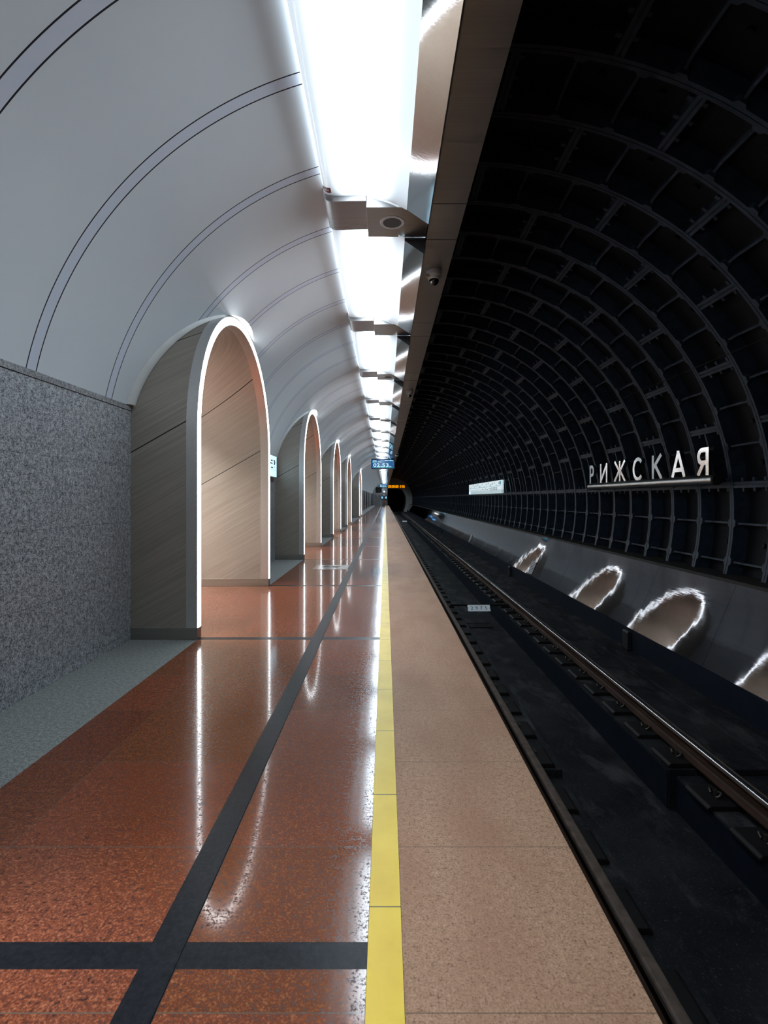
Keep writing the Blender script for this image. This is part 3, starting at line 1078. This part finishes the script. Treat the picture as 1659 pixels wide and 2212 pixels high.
for i in range(13):
    y = 3.4 - i * .40
    ww = random.uniform(.10, .24)
    mk.box(-.033, -.031, y - ww, y, -.06 - .03 * (i % 2), -.035 - .03 * (i % 2))
for j in range(3):
    for i in range(5):
        mk.box(-.033, -.031, -1.9 - i * .31, -1.9 - i * .31 + .2, -.03 - j * .045, -.008 - j * .045)
mk.build('map_print', [M['ink'], M['teal']], lm)
MB().box(-.034, -.031, 3.45, 3.93, -.255, -.13).build('blue_corner', M['skyblue'], lm)
MB().box(-.034, -.031, -3.85, -3.6, .09, .235).build('teal_block', M['teal'], lm)
ar_ = MB()
for y in (-3, -1, 1, 3):
    ar_.box(.05, .30, y - .03, y + .03, -.03, .03)
ar_.build('wall_arms', M['blackiron'], lm)

# cable along the lining, small tag
xs = None
best = None
for i in range(2000):
    H = .5 + i * .002
    X_ = 827 / 348.5 * H
    e = abs(math.hypot(X_ - TX, 1.28 + H - TZ) - (TR - .015))
    if best is None or e < best[0]:
        best = (e, X_, 1.28 + H)
cb = MB().tube([(best[1], Y0 + 1, best[2]), (best[1], 30, best[2])], .004, 6).build('lining_cable', M['ledge'])
tag(cb, 'thin grey wire stretched along the upper dark lining', 'cable')
tg = thing('lining_tag', 'small pale number tag on the dark lining above the station letters', 'tag')
k = None
px, py = 1412.0, 877.0
for i in range(4000):
    Y_ = 4 + i * .003
    x_, z_ = (px - 832) * Y_ / 1093, 1.28 + (1076.5 - py) * Y_ / 1093
    if math.hypot(x_ - TX, z_ - TZ) >= TR + .16:
        break
a_ = math.atan2(z_ - TZ, x_ - TX)
tg.location = (x_, Y_, z_)
tg.rotation_euler = (0, -a_, 0)
MB().prism([(.0, -.06), (.0, .06), (-.0, .06)], 0, 0) if False else None
pl = MB().prism([(-.075, -.05), (.055, -.05), (.095, 0.0), (.055, .05), (-.075, .05)], -.012, 0, axis='x').build('plate', plain('tag_enamel', (.42, .40, .37), .5), tg)
tx = MB()
for i in range(3):
    tx.box(-.0135, -.0125, -.045 + i * .035, -.025 + i * .035, -.02, .02)
tx.build('tag_print', M['ink'], pl)
MB().box(-.012, 0, -.075, -.04, .075, .115).build('small_label', M['plate'], tg)

# ------------------------------------------------------------------ CCTV cameras
def dome_cam(x, y, label):
    t = thing('dome_camera', label, 'security camera', (x, y, 3.85), 'dome cameras under the soffit')
    MB().lathe((0, 0, 0), [(0, -.0005), (.086, -.0005), (.086, -.045), (.078, -.062), (.066, -.07), (0, -.07)], 32).build('base', M['whitebox'], t, smooth=35)
    MB().lathe((0, 0, 0), [(.066, -.066), (.072, -.078), (.066, -.098), (.055, -.1), (.0, -.1)], 32).build('collar', M['whitebox'], t, smooth=35)
    MB().lathe((0, 0, -.095), [(.056, 0), (.054, -.02), (.046, -.04), (.03, -.055), (.012, -.062), (0, -.063)], 28).build('dome', M['domeglass'], t, smooth=60)
    b = MB()
    b.box(-.096, -.055, -.055, -.02, -.085, -.045)
    b.build('lens_shield', M['whitebox'], t, bevel=.006)
dome_cam(.553, 5.73, 'nearest white dome camera with a black globe under the steel soffit')
dome_cam(.58, 12.1, 'second, smaller dome camera farther along the steel soffit')
def box_cam(x, y, z, label):
    t = thing('box_camera', label, 'security camera', (x, y, z), 'box cameras along the soffit')
    MB().box(-.07, .07, -.18, .18, -.16, -.02).build('body', M['whitebox'], t, bevel=.01)
    MB().lathe((0, -.182, -.09), [(0, -.004), (.05, -.004), (.055, .004)], 18, axis='y').build('lens', M['domeglass'], t)
    MB().box(-.02, .02, -.03, .03, -.02, 3.85 - z).build('hanger', M['whitebox'], t)
box_cam(.64, 27.5, 3.73, 'white box camera hanging from the soffit above the nearer countdown display')
box_cam(.64, 70, 3.73, 'tiny box camera at the far end of the soffit')

# ------------------------------------------------------------------ countdown displays
mo = NT('blue_screen')
o_ = mo.obj()
X, Y, Z = mo.xyz(o_)
c_ = mo.ramp(mo.noise(o_, 2.2, 3), [(.3, (.0, .035, .16)), (.55, (.01, .12, .36)), (.75, (.10, .16, .30))])
mo.set(col=(.01, .02, .04), rough=.2, ecol=c_, estr=.5)
M['screen'] = mo.mat
M['digit'] = emit('display_digits', (.55, .95, 1.0), .85)
M['green'] = emit('display_green', (.02, .55, .48), .7)
M['cyan'] = emit('display_cyan', (.05, .75, .85), .8)
M['navy_case'] = plain('dark_navy_case', (.008, .018, .03), .35, var=.1)
def rrect(w, h, r, n=5):
    pts = []
    for cx, cz, a in ((w / 2 - r, h / 2 - r, 0), (-w / 2 + r, h / 2 - r, 90), (-w / 2 + r, -h / 2 + r, 180), (w / 2 - r, -h / 2 + r, 270)):
        pts += arc(cx, cz, r, r, a, a + 90, n)
    return pts
def display(x, y, z, mins, secs, label):
    t = thing('countdown_display', label, 'display', (x, y, z), 'blue countdown displays')
    W_, H__ = 1.52, .665
    MB().prism(rrect(W_, H__, .07), 0, .16).build('case', M['navy_case'], t, smooth=35)
    sc = MB().prism(rrect(W_ - .10, H__ - .12, .03), -.003, .002).build('screen', M['screen'], t)
    d = MB()
    yy = -.006
    add_text(d, mins, .235, (-.42, yy, -.085), width=.40)
    add_text(d, secs, .235, (.15, yy, -.085), width=.40)
    add_text(d, 'мин', .06, (-.135, yy, -.175), width=.15)
    add_text(d, 'сек', .06, (.455, yy, -.175), width=.16)
    # small unreadable header lines
    for x0, x1, z_ in ((-.66, -.42, .19), (.12, .36, .2), (.40, .50, .2), (.52, .64, .2)):
        d.box(x0, x1, yy - .001, yy, z_ - .014, z_ + .014)
    for i in range(9):
        if i not in (4,):
            d.box(-.56 + i * .052, -.52 + i * .052, yy - .001, yy, .105, .14 if i != 5 else .16)
    d.build('digits', M['digit'], sc)
    g_ = MB()
    for i in range(8):
        g_.box(-.63 + i * .16, -.51 + i * .16, yy - .001, yy, -.255, -.232)
    g_.build('progress_bar', M['green'], sc)
    MB().box(-.665, -.60, yy - .001, yy, .07, .16).build('line_badge', M['cyan'], sc)
    MB().box(-.05, .03, -.002, .0, -.315, -.29).build('badge', M['ringwhite'], t)
    hg = MB()
    for s in (-.30, .30):
        hg.box(s - .025, s + .025, .06, .10, H__ / 2, 3.93 - z)
    hg.build('hanger', M['whitebox'], t)
display(-.135, 32.5, 1.28 + 74.5 * 32.5 / 1093, '02', '53', 'nearer blue countdown display reading 02 53 hung under the ceiling lights')
display(-.28, 89, 1.28 + 27.5 * 89 / 1093, '02', '54', 'distant small blue countdown display at the far end of the platform')

# ------------------------------------------------------------------ wall sign between the first two arches
mo = NT('backlit_wall_sign')
mo.set(col=(.4, .5, .55), rough=.3, ecol=(.42, .72, .88), estr=.95)
M['signlit'] = mo.mat
wsn = thing('direction_sign', 'small pale blue backlit sign on the granite wall between the first two archways', 'sign', (X_WALL, 9.55, 1.92))
MB().box(.0, .075, -.86, .86, -.225, .225).build('case', M['steel_trim'], wsn, bevel=.006)
fc = MB().box(.076, .080, -.84, .80, -.205, .205).build('lit_panel', M['signlit'], wsn)
pr = MB()
for y0_, y1_, z0_, z1_ in ((.58, .67, .03, .13), (.60, .66, .045, .06), (.50, .53, .10, .13), (.50, .52, .07, .085), (.50, .52, .03, .045), (.70, .74, .07, .09), (.60, .66, -.02, -.005), (.30, .48, -.045, -.02), (.3, .44, .09, .12), (.2, .44, .04, .06), (-.7, .1, .08, .12), (-.7, -.2, .02, .05)):
    pr.box(.0803, .0813, y0_, y1_, z0_, z1_)
pr.box(.0803, .0811, -.8, .76, -.078, -.074)
pr.build('print', M['ink'], fc)
cd = MB().box(.0, .03, .25, .45, -.36, -.24).build('junction_box', M['black'], wsn)

# ------------------------------------------------------------------ steel inlay in the floor
il = thing('floor_inlay', 'square polished steel plate set in the red floor beside the dark stripe', 'floor plate', (-1.0, 9.395, .0))
MB().box(-.315, .315, -.305, .305, .0003, .003).build('plate', M['inlay'], il)
em = MB()
for a_, b_, c_, d_ in ((-.17, -.02, -.16, .05), (-.12, .05, .06, .09), (0, .05, .12, .02), (.02, -.04, .13, -.08), (-.06, -.09, .02, -.1), (.07, .1, .16, .06), (-.15, .09, -.09, .12)):
    pts = [(a_, b_), ((a_ + c_) / 2 + .02, (b_ + d_) / 2 + .03), (c_, d_)]
    for q_ in stroke_poly(pts, .022):
        em.prism(q_, .0032, .0042, axis='z')
em.build('emblem', M['ink'], il)

# ------------------------------------------------------------------ far end of the platform
ew = MB()
# plaster lunette over the doors
pts = [(-2.4, 2.15)] + [(VX + (VR + .1) * math.cos(math.radians(a)), VZ + (VR + .1) * math.sin(math.radians(a))) for a in range(167, 88, -6)] + [(.43, 4.4), (.43, 2.15)]
ew.prism(pts, Y1 - .1, Y1 + .2)
struct('wall_end', ew, M['plaster'])
ew = MB().box(-2.4, .43, Y1 - .05, Y1 + .2, 0, 2.13)
struct('wall_end_lower', ew, M['steel_far'])
hd = MB()
outer = [pol(TR + .2, a, 0) for a in range(100, -40, -4)]
outer = [(x, z) for x, _, z in outer]
inner = [(.43, 3.11), (2.2, 3.11), (2.75, 3.0), (3.2, 2.72), (3.55, 2.3), (3.8, 1.8), (3.9, 1.2), (3.9, .4), (3.75, -.4), (3.5, -1.2)]
# head wall as quads between sampled outlines
def samp(P, n):
    L = [0]
    for a, b in zip(P, P[1:]):
        L.append(L[-1] + math.hypot(b[0] - a[0], b[1] - a[1]))
    out = []
    for i in range(n + 1):
        t_ = L[-1] * i / n
        k_ = max(j for j in range(len(L)) if L[j] <= t_ + 1e-9)
        k_ = min(k_, len(P) - 2)
        f_ = (t_ - L[k_]) / (L[k_ + 1] - L[k_])
        out.append((P[k_][0] + (P[k_ + 1][0] - P[k_][0]) * f_, P[k_][1] + (P[k_ + 1][1] - P[k_][1]) * f_))
    return out
A_, B_ = samp(outer, 40), samp(inner, 40)
hd.ring([(x, Y1, z) for x, z in A_], [(x, Y1, z) for x, z in B_])
hd.ring([(x, Y1, z) for x, z in B_], [(x, Y1 + 12, z) for x, z in B_])
struct('wall_tunnel_mouth', hd, plain('head_wall_grey', (.60, .58, .56), .6, var=.1))
tn = MB()
tn.box(.3, .43, Y1 + .2, Y1 + 40, -1.9, 4).box(.3, 4.2, Y1 + 40, Y1 + 40.2, -1.9, 4).box(.3, 4.2, Y1 + 12, Y1 + 40, 3.11, 3.2).box(4.0, 4.2, Y1 + 12, Y1 + 40, -1.9, 3.2).box(.3, 4.2, Y1, Y1 + 40, -1.9, Z_BED)
struct('wall_tunnel_bore', tn, M['black'])
# amber clock
M['amber'] = emit('amber_digits', (1.0, .36, .0), 1.1)
ck = thing('tunnel_clock', 'amber digital clock reading 23:35:03 over the black tunnel mouth', 'clock', (2.05, Y1 - .12, 3.45))
MB().box(-1.6, 1.75, 0, .1, -.27, .27).build('case', M['black'], ck, bevel=.02)
SEG = {'0': 'abcdef', '1': 'bc', '2': 'abged', '3': 'abgcd', '4': 'fgbc', '5': 'afgcd', '9': 'abcdfg'}
def seg(mb, ch, x, w_, h_, t_):
    z1, z0, zm = h_ / 2, -h_ / 2, 0
    D = dict(a=(x, x + w_, z1 - t_, z1), d=(x, x + w_, z0, z0 + t_), g=(x, x + w_, -t_ / 2, t_ / 2), f=(x, x + t_, 0, z1), b=(x + w_ - t_, x + w_, 0, z1), e=(x, x + t_, z0, 0), c=(x + w_ - t_, x + w_, z0, 0))
    for s_ in SEG[ch]:
        a, b, c, d = D[s_]
        mb.box(a, b, -.012, -.004, c, d)
dg = MB()
x = -1.48
for ch in '23:35:03':
    if ch == ':':
        dg.box(x + .0, x + .05, -.012, -.004, .05, .10)
        dg.box(x + .0, x + .05, -.012, -.004, -.10, -.05)
        x += .10
    else:
        seg(dg, ch, x, .235, .42, .062)
        x += .285
x = .66
for ch in '0 55':
    if ch == ' ':
        x += .10
        continue
    seg(dg, ch, x, .22, .40, .055)
    x += .28
dg.build('digits', M['amber'], ck)
# door, equipment, dark panel on the end wall
dr = thing('service_door', 'dark service door in the end wall of the platform', 'door', (-1.42, Y1 - .06, 0))
setk(dr, 'structure')
MB().box(-.60, .60, -.04, 0, .0, 2.0).build('leaf', M['steel_far'], dr)
MB().box(-.66, -.60, -.07, 0, 0, 2.08).box(.60, .66, -.07, 0, 0, 2.08).box(-.66, .66, -.07, 0, 2.0, 2.08).build('door_frame', M['steel_trim'], dr)
MB().box(-.5, -.44, -.09, -.04, .95, 1.1).build('door_handle', M['ringwhite'], dr)
MB().box(-.14, .16, -.05, -.04, 1.70, 1.80).build('door_plate', M['ringwhite'], dr)
bd = MB().box(-1.72, -.62, Y1 - .2, Y1 - .11, 2.32, 3.32).build('screen_panel', M['black'])
tag(bd, 'black rectangular panel on the plaster end wall above the service door', 'panel')
nt = thing('notice_board', 'small white notice with dark edges beside the black panel on the end wall', 'notice', (-.33, Y1 - .12, 2.8))
MB().box(-.22, .22, -.02, 0, -.25, .3).build('sheet', M['plate'], nt)
MB().box(-.25, .25, -.015, .005, -.29, -.25).box(-.25, .25, -.015, .005, .3, .34).build('edges', M['black'], nt)
lt = thing('wall_lamp', 'small bright bulkhead lamp on the end wall plaster', 'lamp', (-.17, Y1 - .12, 2.5))
MB().box(-.12, .12, -.06, 0, -.14, .14).build('base', M['whitebox'], lt)
MB().lathe((0, -.06, 0), [(.1, 0), (.09, -.04), (.05, -.06), (0, -.065)], 14, axis='y').build('globe', emit('wall_lamp_lit', (1, .97, .92), 5.0), lt)
mn = thing('driver_monitor', 'pair of blue monitors on a dark stand at the platform end', 'monitor', (-.2, Y1 - 1.0, 0))
MB().box(-.05, .05, 0, .1, .0, 1.2).box(-.35, .35, -.1, .2, 0, .04).build('stand', M['black'], mn)
for s in (-1, 1):
    cs = MB().box(s * .36 - .26, s * .36 + .26, -.10, .10, 1.15, 1.72).build('monitor_case', M['black'], mn, bevel=.02)
    MB().box(s * .36 - .10, s * .36 + .10, -.106, -.101, 1.24, 1.6).build('monitor_screen', emit('monitor_blue', (.12, .40, .95), 1.6), cs)
MB().box(-.16, .22, -.14, -.02, .55, .9).build('orange_box', plain('orange_brown_box', (.35, .13, .03), .5), mn)
MB().box(-.14, .16, -.06, 0, 1.83, 1.95).build('name_plate', M['plate'], mn)
# pale insulators round the tunnel mouth
ins = [(878.5, 1056.5), (874, 1057), (884, 1058), (887, 1062), (877, 1068), (890.5, 1067), (890.5, 1071), (890.5, 1075), (890.5, 1078)]
t0 = None
for i, (px, py) in enumerate(ins):
    yy = Y1 - .4
    o = thing('cable_insulator', 'tiny pale insulator on the rim of the tunnel mouth', 'insulator', ((px - 832) * yy / 1093 - .12, Y1 - .22, 1.28 + (1076.5 - py) * yy / 1093), 'insulators round the tunnel mouth')
    MB().box(-.12, .12, -.05, .22, -.07, .07).build('body', M['whitebox'], o)

# ------------------------------------------------------------------ unseen wall behind the camera, added to bounce light
struct('wall_back_bounce', MB().box(-14, 5.6, Y0 - .2, Y0, -2, 6), M['hall_white'])
